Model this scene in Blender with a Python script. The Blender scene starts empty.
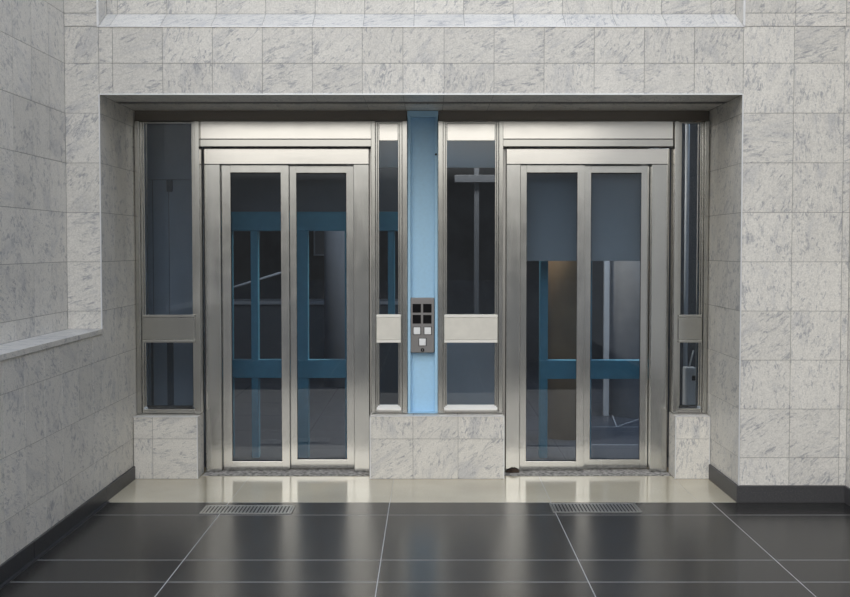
import bpy, bmesh, math, random
from mathutils import Vector, Matrix
random.seed(7)
sc = bpy.context.scene
COL = sc.collection

# ------------------------------------------------------------------ materials
def new_mat(name):
    m = bpy.data.materials.new(name); m.use_nodes = True
    nt = m.node_tree
    for n in list(nt.nodes): nt.nodes.remove(n)
    out = nt.nodes.new('ShaderNodeOutputMaterial')
    bs = nt.nodes.new('ShaderNodeBsdfPrincipled')
    nt.links.new(bs.outputs[0], out.inputs[0])
    return m, nt, bs, out
def N(nt, t, **kw):
    n = nt.nodes.new(t)
    for k, v in kw.items():
        if hasattr(n, k): setattr(n, k, v)
        else: n.inputs[k].default_value = v
    return n
def ramp(nt, src, stops):
    r = nt.nodes.new('ShaderNodeValToRGB')
    el = r.color_ramp.elements
    while len(el) < len(stops): el.new(0.5)
    for e, (p, c) in zip(el, stops):
        e.position = p; e.color = (c[0], c[1], c[2], 1) if hasattr(c, '__len__') else (c, c, c, 1)
    nt.links.new(src, r.inputs[0]); return r
def mixc(nt, a, b, fac, mode='MIX'):
    m = nt.nodes.new('ShaderNodeMix'); m.data_type = 'RGBA'; m.blend_type = mode
    for v, s in ((fac, m.inputs[0]), (a, m.inputs[6]), (b, m.inputs[7])):
        if isinstance(v, (int, float)): s.default_value = v
        elif isinstance(v, tuple): s.default_value = (*v, 1)
        else: nt.links.new(v, s)
    return m.outputs[2]
def objpos(nt):
    return nt.nodes.new('ShaderNodeTexCoord').outputs['Object']

def plain(name, col, rough=.5, metal=0.0, spec=.5, noise=0.0, scale=20):
    m, nt, bs, out = new_mat(name)
    bs.inputs['Base Color'].default_value = (*col, 1)
    bs.inputs['Roughness'].default_value = rough
    bs.inputs['Metallic'].default_value = metal
    bs.inputs['Specular IOR Level'].default_value = spec
    if noise:
        n = N(nt, 'ShaderNodeTexNoise', Scale=scale, Detail=5.0)
        nt.links.new(objpos(nt), n.inputs['Vector'])
        r = ramp(nt, n.outputs[0], [(.3, tuple(c*(1-noise) for c in col)), (.7, tuple(min(1, c*(1+noise)) for c in col))])
        nt.links.new(r.outputs[0], bs.inputs['Base Color'])
    return m

def stone(name, base, dark, fleck, rough=.35, spec=.4):
    """veined pale stone; each tile carries its own random values in the 'tile' attribute"""
    m, nt, bs, out = new_mat(name)
    at = N(nt, 'ShaderNodeAttribute', attribute_name='tile')
    sep = N(nt, 'ShaderNodeSeparateColor'); nt.links.new(at.outputs['Color'], sep.inputs[0])
    # own offset and own direction of the vein per tile
    off = N(nt, 'ShaderNodeVectorMath', operation='MULTIPLY_ADD')
    off.inputs[1].default_value = (37, 53, 71)
    nt.links.new(at.outputs['Color'], off.inputs[0]); nt.links.new(objpos(nt), off.inputs[2])
    rot = N(nt, 'ShaderNodeVectorRotate', rotation_type='EULER_XYZ')
    ang = N(nt, 'ShaderNodeCombineXYZ')
    a1 = N(nt, 'ShaderNodeMath', operation='MULTIPLY_ADD'); a1.inputs[1].default_value = 1.5; a1.inputs[2].default_value = .1
    nt.links.new(sep.outputs[0], a1.inputs[0]); nt.links.new(a1.outputs[0], ang.inputs[1])
    nt.links.new(a1.outputs[0], ang.inputs[0])
    nt.links.new(off.outputs[0], rot.inputs['Vector']); nt.links.new(ang.outputs[0], rot.inputs['Rotation'])
    st = N(nt, 'ShaderNodeVectorMath', operation='MULTIPLY'); st.inputs[1].default_value = (2.6, 3.4, 9)
    nt.links.new(rot.outputs[0], st.inputs[0])
    n1 = N(nt, 'ShaderNodeTexNoise', Scale=1.0, Detail=9.0, Roughness=.62, Distortion=1.1)
    nt.links.new(st.outputs[0], n1.inputs['Vector'])
    r1 = ramp(nt, n1.outputs[0], [(.30, dark), (.47, base), (.60, tuple(min(1, c*1.05) for c in base)), (.74, tuple(c*.93 for c in base))])
    # thin darker flecks along the vein
    st2 = N(nt, 'ShaderNodeVectorMath', operation='MULTIPLY'); st2.inputs[1].default_value = (16, 22, 60)
    nt.links.new(rot.outputs[0], st2.inputs[0])
    n2 = N(nt, 'ShaderNodeTexNoise', Scale=1.0, Detail=7.0, Roughness=.7, Distortion=.9)
    nt.links.new(st2.outputs[0], n2.inputs['Vector'])
    n3 = N(nt, 'ShaderNodeTexNoise', Scale=7.0, Detail=3.0); nt.links.new(rot.outputs[0], n3.inputs['Vector'])
    m3 = N(nt, 'ShaderNodeMath', operation='MULTIPLY_ADD'); m3.inputs[1].default_value = .30
    nt.links.new(n3.outputs[0], m3.inputs[0]); nt.links.new(n2.outputs[0], m3.inputs[2])
    r2 = ramp(nt, m3.outputs[0], [(.675, 0.0), (.80, .8)])
    c = mixc(nt, r1.outputs[0], fleck, r2.outputs[0])
    n4 = N(nt, 'ShaderNodeTexNoise', Scale=120.0, Detail=3.0); nt.links.new(objpos(nt), n4.inputs['Vector'])
    r4 = ramp(nt, n4.outputs[0], [(.35, .88), (.65, 1.07)])
    c = mixc(nt, c, r4.outputs[0], 1.0, 'MULTIPLY')
    r5 = ramp(nt, sep.outputs[1], [(0, .93), (1, 1.04)])
    c = mixc(nt, c, r5.outputs[0], 1.0, 'MULTIPLY')
    nt.links.new(c, bs.inputs['Base Color'])
    bs.inputs['Roughness'].default_value = rough
    bs.inputs['Specular IOR Level'].default_value = spec
    return m

def steel(name, col, rough=.3, var=.08, streak=(60, 60, 1.5)):
    m, nt, bs, out = new_mat(name)
    bs.inputs['Metallic'].default_value = 1.0
    v = N(nt, 'ShaderNodeVectorMath', operation='MULTIPLY'); v.inputs[1].default_value = streak
    nt.links.new(objpos(nt), v.inputs[0])
    n = N(nt, 'ShaderNodeTexNoise', Scale=1.0, Detail=6.0, Roughness=.6); nt.links.new(v.outputs[0], n.inputs['Vector'])
    n2 = N(nt, 'ShaderNodeTexNoise', Scale=7.0, Detail=4.0); nt.links.new(objpos(nt), n2.inputs['Vector'])
    ad = N(nt, 'ShaderNodeMath', operation='ADD'); nt.links.new(n.outputs[0], ad.inputs[0]); nt.links.new(n2.outputs[0], ad.inputs[1])
    hf = N(nt, 'ShaderNodeMath', operation='MULTIPLY'); hf.inputs[1].default_value = .5; nt.links.new(ad.outputs[0], hf.inputs[0])
    r = ramp(nt, hf.outputs[0], [(.32, tuple(c*(1-var) for c in col)), (.68, tuple(min(1, c*(1+var)) for c in col))])
    nt.links.new(r.outputs[0], bs.inputs['Base Color'])
    r2 = ramp(nt, hf.outputs[0], [(.3, rough*.85), (.7, rough*1.2)])
    nt.links.new(r2.outputs[0], bs.inputs['Roughness'])
    return m

def glass(name, tint, rough=.01, ior=1.5):
    m, nt, bs, out = new_mat(name); nt.nodes.remove(bs)
    tr = N(nt, 'ShaderNodeBsdfTransparent'); tr.inputs[0].default_value = (*tint, 1)
    gl = N(nt, 'ShaderNodeBsdfGlossy', Roughness=rough); gl.inputs[0].default_value = (1, 1, 1, 1)
    fr = N(nt, 'ShaderNodeFresnel', IOR=ior)
    mx = N(nt, 'ShaderNodeMixShader')
    nt.links.new(fr.outputs[0], mx.inputs[0]); nt.links.new(tr.outputs[0], mx.inputs[1]); nt.links.new(gl.outputs[0], mx.inputs[2])
    nt.links.new(mx.outputs[0], out.inputs[0])
    return m

def granite(name, c0, c1, speck, rough, spec, scale=190):
    m, nt, bs, out = new_mat(name)
    n = N(nt, 'ShaderNodeTexNoise', Scale=float(scale), Detail=3.0, Roughness=.7); nt.links.new(objpos(nt), n.inputs['Vector'])
    r = ramp(nt, n.outputs[0], [(.35, c0), (.58, c1), (.70, speck)])
    n2 = N(nt, 'ShaderNodeTexNoise', Scale=1.6, Detail=6.0); nt.links.new(objpos(nt), n2.inputs['Vector'])
    r2 = ramp(nt, n2.outputs[0], [(.3, .86), (.7, 1.1)])
    c = mixc(nt, r.outputs[0], r2.outputs[0], 1.0, 'MULTIPLY')
    nt.links.new(c, bs.inputs['Base Color'])
    r3 = ramp(nt, n2.outputs[0], [(.3, rough*.96), (.7, rough*1.05)])
    nt.links.new(r3.outputs[0], bs.inputs['Roughness'])
    bs.inputs['Specular IOR Level'].default_value = spec
    return m

M = {}
M['stone'] = stone('veined_stone', (.66, .637, .588), (.535, .527, .515), (.29, .297, .32))
M['joint'] = plain('tile_joint', (.27, .265, .255), .8)
M['backing'] = plain('wall_core', (.35, .34, .33), .9)
M['trimwhite'] = plain('pale_edge_strip', (.74, .745, .75), .35, .4)
M['skirt'] = granite('dark_skirting_stone', (.018, .019, .022), (.032, .034, .038), (.07, .07, .075), .4, .4, 120)
M['skirt_grey'] = granite('grey_skirting_stone', (.045, .045, .048), (.062, .061, .063), (.11, .11, .11), .45, .4, 120)
M['dark_floor'] = granite('dark_granite', (.0105, .0098, .0092), (.028, .0262, .0245), (.13, .128, .125), .24, .16, 150)
M['helper_ground'] = plain('helper_ground_grey', (.08, .075, .067), .9, 0, .1, .1, 5)  # tone chosen to keep reflections in the steel dark
M['floor_joint'] = plain('pale_floor_joint', (.46, .455, .44), .6)
M['cream_floor'] = granite('cream_terrazzo', (.48, .425, .31), (.59, .53, .395), (.68, .62, .50), .12, .45, 130)
M['cream_joint'] = plain('cream_joint', (.36, .34, .29), .6)
M['steel'] = steel('brushed_steel', (.545, .54, .51), .16, .05, (14, 14, 2))
M['steel_door'] = steel('door_steel', (.565, .563, .54), .16, .05, (14, 14, 2))
M['steel_dull'] = steel('dull_steel', (.44, .43, .41), .3, .05, (14, 14, 2))
M['steel_sky_lit'] = plain('sky_lit_metal', (.74, .72, .66), .38, .35, .5, .05, 14)  # reflected sky on the central rails, put into a paler base colour
M['lip_sky_lit'] = plain('sky_lit_lip', (.86, .84, .79), .4, .1)  # same rail metal, lightened further for the brighter-lit lips
M['steel_pol'] = steel('polished_steel', (.74, .72, .68), .16, .05, (3, 3, 20))
M['dark_metal'] = plain('dark_bronze_header', (.21, .185, .16), .45, .3)
M['gasket'] = plain('black_rubber', (.015, .015, .016), .6)
M['sill'] = plain('worn_ribbed_metal', (.30, .29, .275), .6, .0, .4, .75, 40)
M['glass'] = glass('tinted_glass', (.74, .80, .86))
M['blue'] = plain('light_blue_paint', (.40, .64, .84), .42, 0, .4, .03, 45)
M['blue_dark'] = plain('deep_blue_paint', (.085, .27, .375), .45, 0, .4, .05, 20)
M['slate'] = plain('slate_grey_panel', (.33, .355, .40), .6, 0, .3, .06, 6)
M['infill'] = plain('grey_infill_sheet', (.13, .137, .155), .6, 0, .3, .12, 3)
M['crossbeam'] = plain('light_grey_beam_paint', (.66, .73, .77), .6)
M['slate_dark'] = plain('dark_slate_strip', (.06, .068, .085), .6)
M['apron'] = plain('grey_apron_sheet', (.37, .385, .40), .6, .0, .3, .03, 8)
M['hall_floor'] = granite('slate_hall_floor', (.045, .050, .064), (.066, .072, .092), (.095, .10, .12), .35, .3, 60)
M['hall_wall'] = plain('dark_hall_wall', (.07, .07, .075), .8, 0, .3, .35, 2.2)
M['hall_ceiling'] = plain('grey_hall_ceiling', (.20, .20, .21), .8)
M['brown'] = plain('brown_timber_column', (.40, .27, .165), .5, 0, .4, .18, 3)
M['pale_col'] = plain('pale_concrete_column', (.46, .47, .50), .7, 0, .3, .08, 9)
M['plate'] = steel('panel_steel', (.24, .235, .237), .45, .06, (40, 40, 3))
M['black'] = plain('black_display', (.006, .006, .007), .6, 0, .1)
M['white'] = plain('white_button', (.82, .83, .84), .4)
M['cabinet'] = plain('grey_cabinet_paint', (.55, .56, .58), .5)
M['grate'] = steel('galvanised_grate', (.40, .40, .39), .38)
M['dirt'] = plain('dark_dirt', (.06, .042, .032), .9, 0, .2, .4, 60)
M['pipe'] = plain('pale_pipe', (.42, .45, .50), .5)

# ------------------------------------------------------------------ mesh helpers
class MB:
    def __init__(s): s.bm = bmesh.new(); s.attr = None
    def box(s, x0, x1, y0, y1, z0, z1, mi=0):
        v = [s.bm.verts.new((x, y, z)) for x in (x0, x1) for y in (y0, y1) for z in (z0, z1)]
        for q in ((0, 1, 3, 2), (4, 6, 7, 5), (0, 4, 5, 1), (2, 3, 7, 6), (0, 2, 6, 4), (1, 5, 7, 3)):
            f = s.bm.faces.new([v[i] for i in q]); f.material_index = mi
        return s
    def prism(s, pts, axis, a, b, mi=0):
        """extrude a 2-D outline along axis from a to b; pts are (the two other axes in order)"""
        def P(p, t):
            return {'x': (t, p[0], p[1]), 'y': (p[0], t, p[1]), 'z': (p[0], p[1], t)}[axis]
        A = [s.bm.verts.new(P(p, a)) for p in pts]; B = [s.bm.verts.new(P(p, b)) for p in pts]
        n = len(pts)
        fs = [s.bm.faces.new(A), s.bm.faces.new(B[::-1])]
        for i in range(n): fs.append(s.bm.faces.new((A[i], A[(i+1) % n], B[(i+1) % n], B[i])))
        for f in fs: f.material_index = mi
        return s
    def tube(s, p, q, r, n=16, r2=None, mi=0):
        p, q = Vector(p), Vector(q); d = (q-p).normalized()
        u = d.orthogonal().normalized(); w = d.cross(u); r2 = r if r2 is None else r2
        A = []; B = []
        for i in range(n):
            t = 2*math.pi*i/n; o = u*math.cos(t)+w*math.sin(t)
            A.append(s.bm.verts.new(p+o*r)); B.append(s.bm.verts.new(q+o*r2))
        for i in range(n):
            f = s.bm.faces.new((A[i], A[(i+1) % n], B[(i+1) % n], B[i])); f.material_index = mi; f.smooth = True
        s.bm.faces.new(A[::-1]).material_index = mi; s.bm.faces.new(B).material_index = mi
        return s
    def tiles(s, O, U, V, ul, vl, gu=.003, gv=None, depth=.004, skip=None, mi=0, mj=1):
        """tile cladding on the plane O + u*U + v*V (front plane); joints sunk by depth along -(UxV)"""
        gv = gu if gv is None else gv
        O, U, V = Vector(O), Vector(U), Vector(V); Nn = U.cross(V).normalized()
        if s.attr is None: s.attr = s.bm.loops.layers.float_color.new('tile')
        def q(pts, m, c):
            f = s.bm.faces.new([s.bm.verts.new(p) for p in pts]); f.material_index = m
            for l in f.loops: l[s.attr] = c
        for i in range(len(ul)-1):
            for j in range(len(vl)-1):
                if skip and skip((ul[i]+ul[i+1])/2, (vl[j]+vl[j+1])/2): continue
                c = (random.random(), random.random(), random.random(), 1)
                a, b = ul[i]+gu/2, ul[i+1]-gu/2; d, e = vl[j]+gv/2, vl[j+1]-gv/2
                F = [O+U*a+V*d, O+U*b+V*d, O+U*b+V*e, O+U*a+V*e]
                K = [p-Nn*depth for p in F]
                q(F, mi, c)
                for k in range(4): q([F[k], K[k], K[(k+1) % 4], F[(k+1) % 4]], mi, c)
                G = [O+U*ul[i]+V*vl[j], O+U*ul[i+1]+V*vl[j], O+U*ul[i+1]+V*vl[j+1], O+U*ul[i]+V*vl[j+1]]
                q([p-Nn*depth*.6 for p in G], mj, c)
        return s
    def build(s, name, mats, parent=None, bevel=0, loc=None, smooth=False):
        if s.attr is None: bmesh.ops.recalc_face_normals(s.bm, faces=s.bm.faces[:])
        me = bpy.data.meshes.new(name)
        if loc is not None: bmesh.ops.translate(s.bm, verts=s.bm.verts[:], vec=-Vector(loc))
        s.bm.to_mesh(me); s.bm.free()
        for m in (mats if isinstance(mats, (list, tuple)) else [mats]): me.materials.append(m)
        o = bpy.data.objects.new(name, me); COL.objects.link(o)
        if parent is not None: o.parent = parent
        if loc is not None: o.location = loc
        if bevel:
            b = o.modifiers.new('bevel', 'BEVEL'); b.width = bevel; b.segments = 2; b.limit_method = 'ANGLE'; b.angle_limit = math.radians(40)
        return o
def thing(name, label, cat, loc, group=None):
    o = bpy.data.objects.new(name, None); COL.objects.link(o); o.location = loc
    o.empty_display_size = .1
    return tag(o, label, cat, group)
def tag(o, label, cat, group=None):
    o['label'] = label; o['category'] = cat; o['kind'] = 'thing'
    if group: o['group'] = group
    return o
def struct(o): o['kind'] = 'structure'; return o
class Sub:
    """builds parts in world metres under a root Empty"""
    def __init__(s, root): s.root = root; s.off = root.location.copy()
    def part(s, mb, name, mat, bevel=0, parent=None):
        bmesh.ops.translate(mb.bm, verts=mb.bm.verts[:], vec=-s.off)
        return mb.build(name, mat, parent or s.root, bevel)

# ------------------------------------------------------------------ main dimensions (metres; camera stands at y=0)
YF = 7.23            # face of the tiled front wall
XL, XR = -1.975, 1.880  # niche sides
XLU = -2.18          # upper left wall, set back above the ledge
XRW = 2.53           # right wall running towards the viewer
ZS = 2.463           # soffit of the niche
ZL = 1.055           # ledge
YB = 8.19            # back of the niche sides
TOP = 8.0  # height beyond the view, added so the walls shade the left side
rows = [.273+.2969*k for k in range(-1, 27)]
def clip(l, a, b): return [a]+[v for v in l if a+.012 < v < b-.012]+[b]

# ------------------------------------------------------------------ walls
mb = MB()
ST = [M['stone'], M['joint'], M['backing']]
X, Z = (1, 0, 0), (0, 0, 1)
mb.tiles((0, YF, 0), X, Z, [XLU, XL], clip(rows, ZL, 2.87))
mb.tiles((0, YF, 0), X, Z, [XLU, -1.977], clip(rows, 2.864, TOP))
lint = [-1.892+.2985*k for k in range(6)]+[-.156, .09]+[.389+.2995*k for k in range(6)]
mb.tiles((0, YF, 0), X, Z, clip(lint, XL, XR), [ZS, 2.648, 2.864])
mb.tiles((0, YF, 0), X, Z, clip([1.882+.302*k for k in range(1, 3)], XR, XRW), clip(rows, .104, 2.87))
mb.tiles((0, YF, 0), X, Z, clip([1.888+.302*k for k in range(1, 3)], 1.881, XRW), clip(rows, 2.864, TOP))
# high recess: sloping sill, back and sides
rec = [-1.912+.3035*k for k in range(13)]
d = Vector((0, .2, .114)).normalized(); L = math.hypot(.2, .114)
mb.tiles((0, YF, 2.864), X, d, clip(rec, -1.977, 1.881), [0, L])
mb.tiles((0, YF+.2, 0), X, Z, clip(rec, -1.977, 1.881), [2.978]+[3.25+.2973*k for k in range(15)]+[TOP])
mb.tiles((-1.977, 0, 0), (0, 1, 0), Z, [YF, YF+.2], [2.864]+[3.25+.2973*k for k in range(15)]+[TOP])
mb.tiles((1.881, 0, 0), (0, -1, 0), Z, [-YF-.2, -YF], [2.864]+[3.25+.2973*k for k in range(15)]+[TOP])
# core behind the cladding
e = .006
mb.box(XLU-.2, XL-.012, YF+e, YB+.3, -.02, TOP, 2)
mb.box(XL-.011, XR+.011, YF+.02, YB+.3, ZS+.02, 2.85, 2)
mb.box(XL-.011, XR+.011, YF+.22, YB+.3, 2.85, TOP, 2)
mb.box(XR+.012, XRW+.3, YF+e, YB+.3, -.02, TOP, 2)
struct(mb.build('wall_front', ST))

mb = MB()   # left wall: low part flush with the niche side, high part set back above the ledge
yj = [7.03-.2975*k for k in range(14)][::-1]
LY0 = 4.7
mb.tiles((XL, 0, 0), (0, 1, 0), Z, clip(yj, LY0, YF), clip(rows, .0, ZL-.03), gu=.006, gv=.003)
mb.tiles((XL, 0, 0), (0, 1, 0), Z, [YF, 7.54, 7.84, YB], clip(rows, .0, ZS))
mb.tiles((XLU, 0, 0), (0, 1, 0), Z, clip([6.93-.3*k for k in range(14)][::-1], LY0, YF), clip(rows, ZL, TOP))
mb.box(XLU-.15, XL-.006, LY0, YF, -.02, ZL-.031, 2)
mb.box(XLU-.15, XLU-.006, LY0, YF, ZL-.031, TOP, 2)
struct(mb.build('wall_left', ST))

mb = MB()   # niche's right side and the right wall towards the viewer
mb.tiles((XR, 0, 0), (0, -1, 0), Z, [-YB, -7.83, -7.53, -YF], clip(rows, 0, ZS))
mb.tiles((XRW, 0, 0), (0, -1, 0), Z, [-YF+.3*k for k in range(0, 32)], clip(rows, 0, TOP))  # unseen height and length added to shade left wall and right pier
mb.box(XRW+.006, XRW+.2, YF-9.3, YF, -.02, TOP, 2)
struct(mb.build('wall_right', ST))

mb = MB()   # niche soffit: front stone strip, slot, stone panels
so = [-1.97+.3*k for k in range(14)]
mb.tiles((0, 0, ZS), (-1, 0, 0), (0, 1, 0), clip([-v for v in lint][::-1], -XR, -XL), [YF, 7.60])
mb.tiles((0, 0, ZS), (-1, 0, 0), (0, 1, 0), clip([-v for v in lint][::-1], -XR, -XL), [7.72, YB-.02])
mb.box(XL, XR, 7.60, 7.72, ZS+.025, ZS+.04, 2)
mb.box(XL, XR, YF+.006, 7.60, ZS+.006, ZS+.021, 2); mb.box(XL, XR, 7.72, YB+.2, ZS+.006, ZS+.021, 2)
struct(mb.build('ceiling', ST))

# ledge slab over the low left wall
mb = MB().box(XLU, XL+.006, LY0, YF, ZL-.028, ZL)
mb.box(XLU-.0, XL-.006, LY0, YF, ZL-.0305, ZL-.028, 1)
struct(mb.build('trim_1', [M['stone'], M['gasket']], bevel=0))
# pale edge strips
def strip(n, *b): struct(MB().box(*b).build('trim_%d' % n, M['trimwhite'], bevel=.0015))
strip(2, XL-.004, XL+.004, YF-.004, YF+.006, ZL, ZS)
strip(3, XR-.004, XR+.004, YF-.004, YF+.006, .104, ZS)
strip(4, XL+.004, XR-.004, YF-.004, YF+.004, ZS-.004, ZS+.004)
strip(5, -1.985, -1.973, YF-.005, YF+.004, 2.869, TOP)
strip(6, 1.877, 1.889, YF-.005, YF+.004, 2.869, TOP)
strip(7, -1.985, 1.889, YF-.004, YF+.003, 2.862, 2.868)
# skirtings
mb = MB()
for a, b in ((LY0, 5.9), (5.904, 7.23), (7.234, 7.955)): mb.box(XL, XL+.014, a, b, 0, .088)
struct(mb.build('baseboard_left', M['skirt'], bevel=.002))
struct(MB().box(XL+.0142, XL+.034, LY0, YF, 0, .006).build('trim_9', M['skirt']))
mb = MB().box(XR-.013, XR, YF-.013, 7.955, 0, .103).box(XR, XRW, YF-.013, YF, 0, .103).box(XRW-.013, XRW, YF-9.3, YF-.014, 0, .103)
struct(mb.build('baseboard_right', M['skirt_grey'], bevel=.002))

# ------------------------------------------------------------------ floors
mb = MB()
fy = [3.496, 4.496, 5.496, 5.887, 6.887, YF]
fx = [-9.036+.9775*k for k in range(20)]
mb.tiles((0, 0, 0), X, (0, 1, 0), fx, fy, gu=.0042, gv=.007, depth=.0008)
struct(mb.build('floor', [M['dark_floor'], M['floor_joint']]))
mb = MB()
mb.tiles((0, 0, 0), X, (0, 1, 0), [-30+.6*k for k in range(101)], [3.486-.9*k for k in range(49)][::-1], gu=.01, depth=.002)  # unseen ground added to dim reflections in steel and glass
struct(mb.build('floor_helper', [M['helper_ground'], M['cream_joint']]))
mb = MB()
mb.tiles((0, 0, 0), X, (0, 1, 0), [XL, -1.214, -.236, .743, 1.64, XR], [YF, 8.40], gu=.003, depth=.0008)
struct(mb.build('floor_threshold', [M['cream_floor'], M['cream_joint']]))

# ------------------------------------------------------------------ plinths under the side windows
def plinth(x0, x1, joints, label, ztop=.42):
    cx = (x0+x1)/2
    t = thing('tiled_plinth', label, 'plinth', (cx, 8.07, 0), 'stone plinths under the lift windows'); S = Sub(t)
    mb = MB()
    mb.tiles((0, 7.962, 0), X, Z, [x0]+joints+[x1], [0.001, .27, ztop])
    mb.tiles((x0, 0, 0), (0, -1, 0), Z, [-8.19, -7.962], [0.001, .27, ztop])
    mb.tiles((x1, 0, 0), (0, 1, 0), Z, [7.962, 8.19], [0.001, .27, ztop])
    mb.tiles((0, 0, ztop), X, (0, 1, 0), [x0]+joints+[x1], [7.962, 8.19])
    mb.box(x0+.006, x1-.006, 7.968, 8.19, 0.001, ztop-.006, 2)
    S.part(mb, 'body', ST)
    e = MB().box(x0-.002, x1+.002, 7.958, 7.966, ztop-.003, ztop+.003)
    for xx in ((x0, x1) if label.find('left') < 0 else (x1,)): e.box(xx-.003, xx+.003, 7.958, 7.966, .002, ztop)
    S.part(e, 'edge_trim', M['trimwhite'])
plinth(-1.971, -1.546, [-1.845], 'stone-tiled plinth against the left wall, under the wide slate-banded window', .418)
plinth(-.393, .5, [-.107, .194], 'wide stone-tiled plinth in the middle, under the blue column', .423)
plinth(1.646, 1.874, [], 'narrow stone-tiled plinth by the niche right side, a single tile wide', .423)

# ------------------------------------------------------------------ side windows
YW = 8.06
def sidelight(x0, g0, g1, x1, zb, label, head, rail_mat):
    t = thing('sidelight_window', label, 'window', ((x0+x1)/2, 8.1, zb)); S = Sub(t)
    zt = 2.393
    lip_mat = M['lip_sky_lit'] if head else rail_mat
    gl, gu_ = (zb+.055, .902), (1.098, 2.262 if head else zt-.012)
    for a, b in ((x0, g0), (g1, x1)):                    # stepped posts: outer bar, inner bead
        left = a == x0; w = b-a
        m = MB()
        if left: m.box(a, a+w*.55, YW, 8.18, zb+.003, zt).box(a+w*.55+.0005, b-.010, YW+.02, 8.16, zb+.003, zt-.004)
        else: m.box(b-w*.55, b, YW, 8.18, zb+.003, zt).box(a+.010, b-w*.55-.0005, YW+.02, 8.16, zb+.003, zt-.004)
        S.part(m, 'post', M['steel'], .0025)
        m = MB()
        if left: m.box(b-.0095, b, YW+.035, 8.15, zb+.03, zt-.004)
        else: m.box(a, a+.0095, YW+.035, 8.15, zb+.03, zt-.004)
        S.part(m, 'glazing_bead', M['steel'], .0015)
    gx0, gx1 = g0+.0005, g1-.0005
    S.part(MB().box(x0+.012, x1-.012, YW+.045, 8.15, zt-.016, zt-.0045), 'top_rail', M['steel'], .001)
    # mid rail with two lips
    r0, r1 = g0-.018, g1+.018
    yy = YW+.008
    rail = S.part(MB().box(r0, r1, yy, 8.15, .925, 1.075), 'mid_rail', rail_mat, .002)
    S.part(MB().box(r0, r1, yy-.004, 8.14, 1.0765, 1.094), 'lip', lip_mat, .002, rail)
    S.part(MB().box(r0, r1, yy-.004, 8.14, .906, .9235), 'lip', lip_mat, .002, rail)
    # bottom rail and its sloping lip
    S.part(MB().box(x0+.012, x1-.012, YW+.03, 8.15, zb+.003, zb+.030), 'bottom_rail', M['steel_dull'], .002)
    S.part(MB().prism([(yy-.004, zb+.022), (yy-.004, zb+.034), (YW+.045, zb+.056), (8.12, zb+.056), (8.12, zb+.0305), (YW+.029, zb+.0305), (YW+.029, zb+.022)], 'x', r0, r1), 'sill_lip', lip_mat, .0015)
    if head:
        S.part(MB().box(gx0, gx1, YW+.04, 8.13, 2.264, zt-.017), 'head_panel', M['steel_pol'], .002)
    S.part(MB().box(gx0, gx1, 8.10, 8.108, zb+.0565, .9055), 'glass_pane', M['glass'])
    S.part(MB().box(gx0, gx1, 8.10, 8.108, 1.0945, gu_[1]), 'glass_pane', M['glass'])
    return t
sidelight(-1.971, -1.913, -1.596, -1.5385, .42, 'wide steel-framed window beside the left wall with slate bands behind its glass', False, M['steel'])
sidelight(-.388, -.336, -.208, -.146, .425, 'narrow steel-framed window directly left of the blue column', True, M['steel_sky_lit'])
sidelight(.061, .121, .444, .497, .425, 'wide steel-framed window directly right of the blue column', True, M['steel_sky_lit'])
sidelight(1.645, 1.698, 1.822, 1.875, .425, 'narrow steel-framed window at the niche right side with a grey box behind it', False, M['steel'])

# dark header bar between frames and soffit
o = MB().box(XL+.002, -.148, 8.09, 8.19, 2.396, ZS-.001).box(.065, XR-.002, 8.09, 8.19, 2.396, ZS-.001).build('trim_8', M['dark_metal'], bevel=.002)
struct(o)

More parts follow.
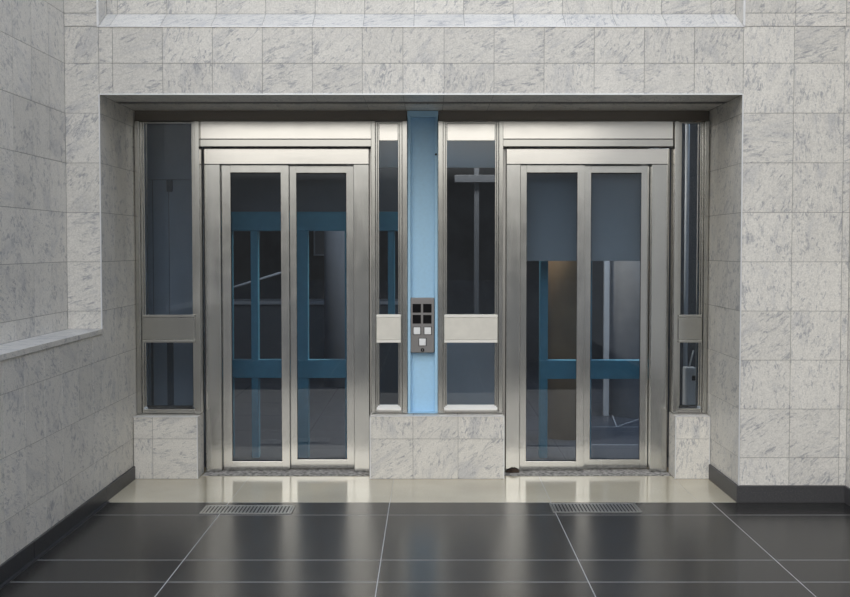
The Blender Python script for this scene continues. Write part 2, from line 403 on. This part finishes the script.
# ------------------------------------------------------------------ lift entrances
def entrance(t0, t1, o0, j0, d0, ga, gb, dm, gc, gd, d1, j1, o1, label):
    t = thing('lift_entrance', label, 'elevator door', ((o0+o1)/2, 8.25, 0)); S = Sub(t)
    # transom above the portal
    tr = S.part(MB().box(t0, t1, 8.10, 8.18, 2.276, 2.394), 'transom_panel', M['steel_pol'], .002)
    S.part(MB().prism([(8.094, 2.2715), (8.18, 2.2715), (8.18, 2.225), (8.094, 2.225)], 'x', t0, t1), 'transom_rail', M['steel'], .0015, tr)
    S.part(MB().box(o0, o1, 8.20, 8.24, 2.2185, 2.2245), 'shadow_gap', M['gasket'])
    # portal
    S.part(MB().box(j0, j1, 8.185, 8.34, 2.112, 2.218), 'header', M['steel_pol'], .003)
    S.part(MB().box(j0, d0-.003, 8.19, 8.34, 0.006, 2.1115), 'jamb', M['steel_door'], .003)
    S.part(MB().box(d1+.003, j1, 8.19, 8.34, 0.006, 2.1115), 'jamb', M['steel_door'], .003)
    S.part(MB().box(o0+.001, j0-.002, 8.20, 8.34, .006, 2.218), 'side_strip', M['steel_dull'], .002)
    S.part(MB().box(j1+.002, o1-.001, 8.20, 8.34, .006, 2.218), 'side_strip', M['steel_dull'], .002)
    # sill plate with ribs
    m = MB().box(t0+.001 if t0 < 0 else t0+.0055, t1-.0065 if t1 < 0 else t1-.001, 8.07, 8.1895, .0005, .004).box(d0-.08, d1+.08, 8.1895, 8.34, .0005, .004)
    k = 0
    y = 8.075
    while y < 8.335:
        m.box(d0-.08, d1+.08, y, y+.008, .004, .0058); y += .016
    S.part(m, 'sill_plate', M['sill'])
    # two sliding leaves
    for (a, b, g, h, y, zb) in ((d0, dm, ga, gb, 8.235, .008), (dm+.0005, d1, gc, gd, 8.272, .014)):
        zt = 2.108
        m = MB().box(a, g, y, y+.034, zb, zt).box(h, b, y, y+.034, zb, zt)
        z0, z1 = zb+.062, zt-.050
        m.box(g, h, y, y+.034, zb, z0).box(g, h, y, y+.034, z1, zt)
        bmesh.ops.remove_doubles(m.bm, verts=m.bm.verts[:], dist=.0001)
        lf = S.part(m, 'door_leaf', M['steel_door'], .002)
        S.part(MB().box(g+.0005, h-.0005, y+.012, y+.020, z0+.0005, z1-.0005), 'glass_pane', M['glass'], 0, lf)
        gk = MB()
        for bx in ((g, g+.004, z0, z1), (h-.004, h, z0, z1)): gk.box(bx[0], bx[1], y+.004, y+.0115, bx[2], bx[3])
        gk.box(g+.004, h-.004, y+.004, y+.0115, z0, z0+.004).box(g+.004, h-.004, y+.004, y+.0115, z1-.004, z1)
        S.part(gk, 'gasket', M['gasket'], 0, lf)
    return t
entrance(-1.5375, -.3885, -1.537, -1.530, -1.420, -1.360, -1.012, -.960, -.915, -.566, -.517, -.408, -.390, 'left elevator entrance, two steel-framed glass leaves with blue steelwork behind them')
entrance(.4975, 1.6405, .499, .526, .626, .667, 1.018, 1.068, 1.112, 1.462, 1.514, 1.630, 1.6395, 'right elevator entrance, two steel-framed glass leaves with a grey sheet behind their upper half')

# small crumpled dirt at the foot of the right entrance
m = MB()
bmesh.ops.create_icosphere(m.bm, subdivisions=3, radius=1)
for v in m.bm.verts:
    n = .75+.5*random.random(); v.co = Vector((v.co.x*.040*n, v.co.y*.010*n, max(-.2, v.co.z)*.022*n))
o = m.build('dirt_clump', M['dirt']); o.location = (.575, 8.165, .0105)
tag(o, 'dark dirt clump at the foot of the right elevator entrance left jamb', 'dirt')

# ------------------------------------------------------------------ blue column with call panel
t = thing('steel_column', 'light blue painted steel column between the two elevators', 'column', (-.043, 8.15, .424)); S = Sub(t)
c0, c1 = -.1435, .0585
S.part(MB().box(c0, c0+.019, 8.075, 8.28, .432, 2.42), 'flange', M['blue'], .002)
S.part(MB().box(c1-.019, c1, 8.075, 8.28, .432, 2.42), 'flange', M['blue'], .002)
S.part(MB().box(c0+.0195, c1-.0195, 8.125, 8.145, .432, 2.42), 'web', M['blue'])
S.part(MB().box(c0-.002, c1+.002, 8.072, 8.28, 2.4205, ZS-.002), 'cap_plate', M['blue'], .002)
S.part(MB().box(c0+.0, c1-.0, 8.07, 8.28, .4265, .4315), 'base_plate', M['blue'], .001)
S.part(MB().tube((c1-.012, 8.076, 2.17), (c1-.012, 8.068, 2.17), .007, 10), 'bolt', M['gasket'])

t = thing('call_panel', 'grey metal elevator call panel with white buttons, fixed to the blue column', 'call panel', (-.0425, 8.10, .84)); S = Sub(t)
px0, px1, pz0, pz1 = -.1235, .0355, .838, 1.208
S.part(MB().box(px0, px1, 8.068, 8.122, pz0, pz1), 'faceplate', M['plate'], .003)
def pz(py): return 1.208-(py-298)*(.37/55)
def pxx(px): return -.1175+(px-411)*(.153/23.2)
for cx, cy in ((416.3, 308.4), (427.1, 308.4), (416.3, 319.4), (427.1, 319.4)):
    a, z = pxx(cx), pz(cy)
    S.part(MB().box(a-.0285, a+.0285, 8.0655, 8.069, z-.0295, z+.0295), 'display', M['black'], .001)
for cx, cy in ((416.5, 331), (427.5, 331), (422.2, 342.2)):
    a, z = pxx(cx), pz(cy)
    S.part(MB().box(a-.027, a+.027, 8.0665, 8.069, z-.027, z+.027), 'button_surround', M['gasket'])
    S.part(MB().box(a-.0225, a+.0225, 8.058, 8.0664, z-.0235, z+.0235), 'button', M['white'], .003)
kx, kz = pxx(422.2), pz(350.2)
ks = S.part(MB().tube((kx, 8.0685, kz), (kx, 8.061, kz), .012, 20), 'key_switch', M['black'])
S.part(MB().box(kx-.002, kx+.002, 8.059, 8.0612, kz-.007, kz+.007), 'key_slot', M['plate'], 0, ks)

# ------------------------------------------------------------------ drain grates
def grate(x0, x1, y0, y1, label, nbar, rim):
    t = thing('drain_grate', label, 'drain', ((x0+x1)/2, (y0+y1)/2, .0)); S = Sub(t)
    S.part(MB().box(x0, x1, y0, y1, .0003, .0012), 'pit', M['gasket'])
    w = .012
    S.part(MB().box(x0, x1, y0, y0+w, .0014, .005).box(x0, x1, y1-w, y1, .0014, .005).box(x0, x0+w, y0+w, y1-w, .0014, .005).box(x1-w, x1, y0+w, y1-w, .0014, .005), 'frame', rim, .001)
    st = (x1-x0-2*w)/nbar
    for k in range(nbar):
        a = x0+w+st*(k+.28)
        S.part(MB().box(a, a+st*.5, y0+w+.0005, y1-w-.0005, .0014, .0045), 'slat', M['grate'])
grate(-1.335, -.80, 6.915, 7.125, 'slotted metal drain grate in the dark floor before the left elevator', 24, M['grate'])
grate(.725, 1.245, 6.945, 7.185, 'slotted metal drain grate in the dark floor before the right elevator', 24, M['grate'])

# ------------------------------------------------------------------ behind the glass: lift wells and the hall beyond
mb = MB().tiles((0, 0, 0), X, (0, 1, 0), [-5+1.0*k for k in range(11)], [8.401]+[9.2+.9*k for k in range(9)], gu=.01, gv=.015, depth=.0008)
struct(mb.build('floor_hall', [M['hall_floor'], M['slate_dark']]))
struct(MB().box(-5, 5, 16.4, 16.6, 0, 3.4).build('wall_hall_back', M['hall_wall']))
struct(MB().box(-5.2, -5, 8.5, 16.4, 0, 3.4).build('wall_hall_left', M['hall_wall']))
struct(MB().box(5, 5.2, 8.5, 16.4, 0, 3.4).build('wall_hall_right', M['hall_wall']))
struct(MB().box(-5.2, 5.2, 8.5, 16.6, 3.4, 3.5).build('ceiling_hall', M['hall_ceiling']))
m = MB().box(-5.2, XLU-.2, 8.45, 8.5, 0, 3.4).box(XRW+.3, 5.2, 8.45, 8.5, 0, 3.4).box(XLU-.2, XRW+.3, 8.495, 8.53, 2.5, 3.4)
struct(m.build('wall_hall_front', M['hall_wall']))

# banded slate lining of the left well, seen through the left window
t = thing('well_lining', 'banded slate-grey panel behind the left window glass', 'panel', (-1.80, 8.62, 0)); S = Sub(t)
S.part(MB().box(-2.15, -1.56, 8.62, 8.65, .002, 2.03), 'lower_sheet', M['slate'])
S.part(MB().box(-2.15, -1.56, 8.615, 8.65, 2.034, 2.49), 'upper_sheet', M['slate'])
for a, b in ((-1.885, -1.84), (-2.0, -1.985), (-1.70, -1.66)):
    S.part(MB().box(a, b, 8.610, 8.6195, .002, 1.02), 'lower_band', M['slate_dark'])
    S.part(MB().box(a+.02, a+.022, 8.612, 8.6195, 1.02, 2.03), 'seam', M['slate_dark'])
S.part(MB().box(-1.875, -1.835, 8.60, 8.6145, 1.945, 2.03), 'bracket', M['slate_dark'])

# blue steelwork at the back of the left well
def frame_thing(label, x0, posts, x1, beams, mat, Y=9.9, top=2.6, infill=False):
    t = thing('blue_steelwork', label, 'steel frame', ((x0+x1)/2, Y, 0)); S = Sub(t)
    for a, b in posts: S.part(MB().box(a, b, Y, Y+.09, .002, top), 'post', mat, .003)
    for z0, z1 in beams: S.part(MB().box(x0, x1, Y-.012, Y+.08, z0, z1), 'beam', mat, .003)
    if infill: S.part(MB().box(x0, x1, Y-.006, Y+.06, 1.8065, 2.5), 'infill_panel', M['infill'])
    return t
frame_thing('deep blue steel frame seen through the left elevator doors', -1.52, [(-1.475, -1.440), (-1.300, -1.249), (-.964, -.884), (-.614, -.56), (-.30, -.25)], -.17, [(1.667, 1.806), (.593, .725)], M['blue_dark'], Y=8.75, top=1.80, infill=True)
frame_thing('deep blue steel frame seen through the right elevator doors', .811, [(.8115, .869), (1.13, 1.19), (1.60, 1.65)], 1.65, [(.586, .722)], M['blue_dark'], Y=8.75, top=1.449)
# apron sheet of the car standing above in the right well
t = thing('lift_car', 'underside sheet of an elevator car behind the right elevator upper glass', 'elevator car', (1.08, 8.5, 1.45)); S = Sub(t)
S.part(MB().box(.56, 1.62, 8.42, 8.44, 1.452, 2.36), 'apron', M['apron'], .004)
S.part(MB().box(.60, 1.60, 8.4405, 8.74, 1.50, 1.56), 'car_floor', M['slate_dark'])
# cross beam and bar behind the central windows
o = MB().box(-.40, .54, 8.40, 8.44, 2.105, 2.30).build('well_crossbeam', M['crossbeam'], bevel=.003); tag(o, 'grey crossbeam behind the top of the windows either side of the blue column', 'beam')
t = thing('guide_rail', 'grey upright guide rail behind the wide window right of the blue column', 'rail', (.40, 9.9, 0)); S = Sub(t)
S.part(MB().box(.372, .412, 9.9, 9.95, .002, 2.9), 'rail_web', M['slate_dark'], .002)
S.part(MB().box(.21, .56, 9.86, 9.899, 2.08, 2.14), 'bracket', M['slate_dark'], .002)
o = MB().box(.02, .56, 8.60, 8.62, .002, .90).build('well_added_sheet', M['slate']); tag(o, 'added slate-grey low sheet imitating reflected ground behind the lower pane right of the blue column', 'panel')  # added sheet; its grey imitates ground reflected in the lower pane
o = MB().box(-.42, -.16, 8.60, 8.62, .002, .90).build('well_added_sheet', M['slate_dark']); tag(o, 'dark low sheet behind the lower pane left of the blue column', 'panel')
# right window: dark lining, pipe, grey box
o = MB().box(1.66, 2.0, 8.78, 8.80, .002, 2.49).build('well_back_sheet', M['slate_dark']); tag(o, 'dark sheet behind the narrow window at the right', 'panel')
o = MB().tube((1.865, 8.70, .002), (1.865, 8.70, 2.49), .016).build('pipe', M['pipe']); tag(o, 'pale upright pipe behind the narrow window at the right', 'pipe')
t = thing('control_box', 'grey control box with a short lever behind the lower right window', 'control box', (1.85, 8.6, .0)); S = Sub(t)
bd = S.part(MB().box(1.828, 1.905, 8.52, 8.62, .002, .69), 'body', M['cabinet'], .006)
S.part(MB().box(1.836, 1.868, 8.512, 8.5195, .30, .67), 'cover', M['cabinet'], .003)
S.part(MB().tube((1.862, 8.56, .69), (1.892, 8.56, .81), .006), 'lever', M['cabinet'])
S.part(MB().box(1.874, 1.897, 8.510, 8.5195, .60, .635), 'latch', M['black'])

# hall beyond: columns, counter, notice board
def hall_col(x, y, r, mat, label, zt=3.398):
    o = MB().tube((x, y, .002), (x, y, zt), r, 40).build('hall_column', mat); tag(o, label, 'column')
hall_col(1.14, 9.75, .185, M['brown'], 'brown round column in the hall behind the right elevator')
hall_col(1.98, 11.1, .30, M['pale_col'], 'pale round column in the hall behind the right elevator right leaf')
hall_col(-.95, 13.4, .22, M['slate'], 'grey round column in the hall behind the left elevator')
o = MB().box(1.60, 1.65, 10.95, 11.0, .002, 3.39).build('hall_post', M['pipe'], bevel=.003); tag(o, 'pale slim square post beside the pale hall column', 'post')
m = MB()
for (x0, y0), (x1, y1) in (((1.62, 10.3), (1.72, 11.3)), ((1.62, 10.3), (1.90, 10.78)), ((1.40, 10.29), (2.4, 10.29)), ((1.2, 9.35), (2.4, 9.35))):
    dx, dy = x1-x0, y1-y0; l = math.hypot(dx, dy); nx, ny = -dy/l*.004, dx/l*.007
    m.prism([(x0-nx, y0-ny), (x1-nx, y1-ny), (x1+nx, y1+ny), (x0+nx, y0+ny)], 'z', .0002, .0012)
struct(m.build('trim_10', M['pipe']))
t = thing('notice_board', 'framed notice board on the hall wall behind the left elevator', 'notice board', (-1.4, 16.38, 1.5)); S = Sub(t)
S.part(MB().box(-1.55, -1.2, 16.36, 16.39, 1.45, 1.9), 'board', M['hall_ceiling'])
fr = MB().box(-1.57, -1.55, 16.34, 16.39, 1.43, 1.92).box(-1.2, -1.18, 16.34, 16.39, 1.43, 1.92).box(-1.55, -1.2, 16.34, 16.39, 1.43, 1.45).box(-1.55, -1.2, 16.34, 16.39, 1.9, 1.92)
S.part(fr, 'frame', M['pale_col'])
t = thing('handrail', 'sloping pale handrail in the hall behind the left elevator', 'handrail', (-1.8, 12, 0)); S = Sub(t)
S.part(MB().tube((-2.6, 12, .95), (-1.2, 12, 1.38), .011), 'rail', M['slate'])
for xx, zz in ((-2.5, .98), (-1.3, 1.35)): S.part(MB().tube((xx, 12, .002), (xx, 12, zz), .015), 'post', M['slate'])
t = thing('hall_counter', 'dark low counter in the hall behind the left elevator', 'counter', (-1.4, 14.6, 0)); S = Sub(t)
S.part(MB().box(-2.7, -.2, 14.4, 15.0, .002, .86), 'body', M['slate_dark'], .01)
S.part(MB().box(-2.75, -.15, 14.35, 15.05, .861, .90), 'top', M['slate'], .006)

# ------------------------------------------------------------------ light
def area(name, loc, rot, sx, sy, power, col):
    l = bpy.data.lights.new(name, 'AREA'); l.shape = 'RECTANGLE'; l.size = sx; l.size_y = sy; l.energy = power; l.color = col
    o = bpy.data.objects.new(name, l); COL.objects.link(o); o.location = loc; o.rotation_euler = rot
    return o
area('hall_fill', (2.6, 10.6, 3.35), (0, 0, 0), 1.5, 2.5, 120, (.78, .89, 1.0))  # unseen fill light added to brighten the right of the hall
area('hall_fill', (.35, 9.25, 3.35), (0, 0, 0), .4, .4, 110, (1, .85, .68))  # unseen warm fill added to brighten the brown column
area('hall_fill', (-1.3, 11.5, 3.35), (0, 0, 0), 2, 2, 24, (.86, .93, 1.0))  # weak unseen fill added over the left of the hall

w = bpy.data.worlds.new('World'); sc.world = w; w.use_nodes = True
nt = w.node_tree
for n in list(nt.nodes): nt.nodes.remove(n)
wo = nt.nodes.new('ShaderNodeOutputWorld'); bg = nt.nodes.new('ShaderNodeBackground')
tc = nt.nodes.new('ShaderNodeTexCoord'); sp = nt.nodes.new('ShaderNodeSeparateXYZ')
nt.links.new(tc.outputs['Generated'], sp.inputs[0])
mr = nt.nodes.new('ShaderNodeMapRange'); mr.inputs[1].default_value = -1; mr.inputs[2].default_value = 1
nt.links.new(sp.outputs[2], mr.inputs[0])
# overcast sky: dim town below the skyline, bright warm haze above it, cooler and softer overhead
def zz(s): return (s+1)/2
r = ramp(nt, mr.outputs[0], [(0, (.05, .05, .05)), (zz(-.01), (.05, .049, .047)), (zz(.055), (.05, .049, .047)), (zz(.095), (.55, .535, .505)), (zz(.28), (.68, .657, .615)), (zz(.55), (1.0, .965, .905)), (zz(.78), (.60, .67, .80)), (1, (.38, .51, .76))])
# the open side (towards -y) is the bright one; the sides are shaded by the surrounding building
m1 = nt.nodes.new('ShaderNodeMapRange'); m1.interpolation_type = 'SMOOTHSTEP'
m1.inputs[1].default_value = .05; m1.inputs[2].default_value = 1.0; m1.inputs[3].default_value = 0.0; m1.inputs[4].default_value = 1.0
dt = nt.nodes.new('ShaderNodeVectorMath'); dt.operation = 'DOT_PRODUCT'; dt.inputs[1].default_value = (-.08, -.79, .608)
nt.links.new(tc.outputs['Generated'], dt.inputs[0]); nt.links.new(dt.outputs['Value'], m1.inputs[0])
mm = mixc(nt, r.outputs[0], mixc(nt, (.10, .165, .29), (1.0, 1.0, 1.0), m1.outputs[0]), 1.0, 'MULTIPLY')
nt.links.new(mm, bg.inputs[0]); bg.inputs[1].default_value = 4.15
nt.links.new(bg.outputs[0], wo.inputs[0])

# ------------------------------------------------------------------ camera
PITCH = math.atan(51.5/1200)
cam = bpy.data.cameras.new('camera'); co = bpy.data.objects.new('camera', cam); COL.objects.link(co)
cam.sensor_width = 36; cam.lens = 1200/850*36; cam.shift_x = -4/850
co.location = (0, 0, 1.55); co.rotation_euler = (math.radians(90)-PITCH, 0, 0)
cam.shift_y = (1200*math.tan(PITCH)-51.5)/850
cam.clip_start = .05; cam.clip_end = 200
sc.camera = co
sc.view_settings.view_transform = 'Standard'; sc.view_settings.look = 'None'
sc.view_settings.exposure = 0.0; sc.view_settings.gamma = 1.0; sc.view_settings.use_curve_mapping = False
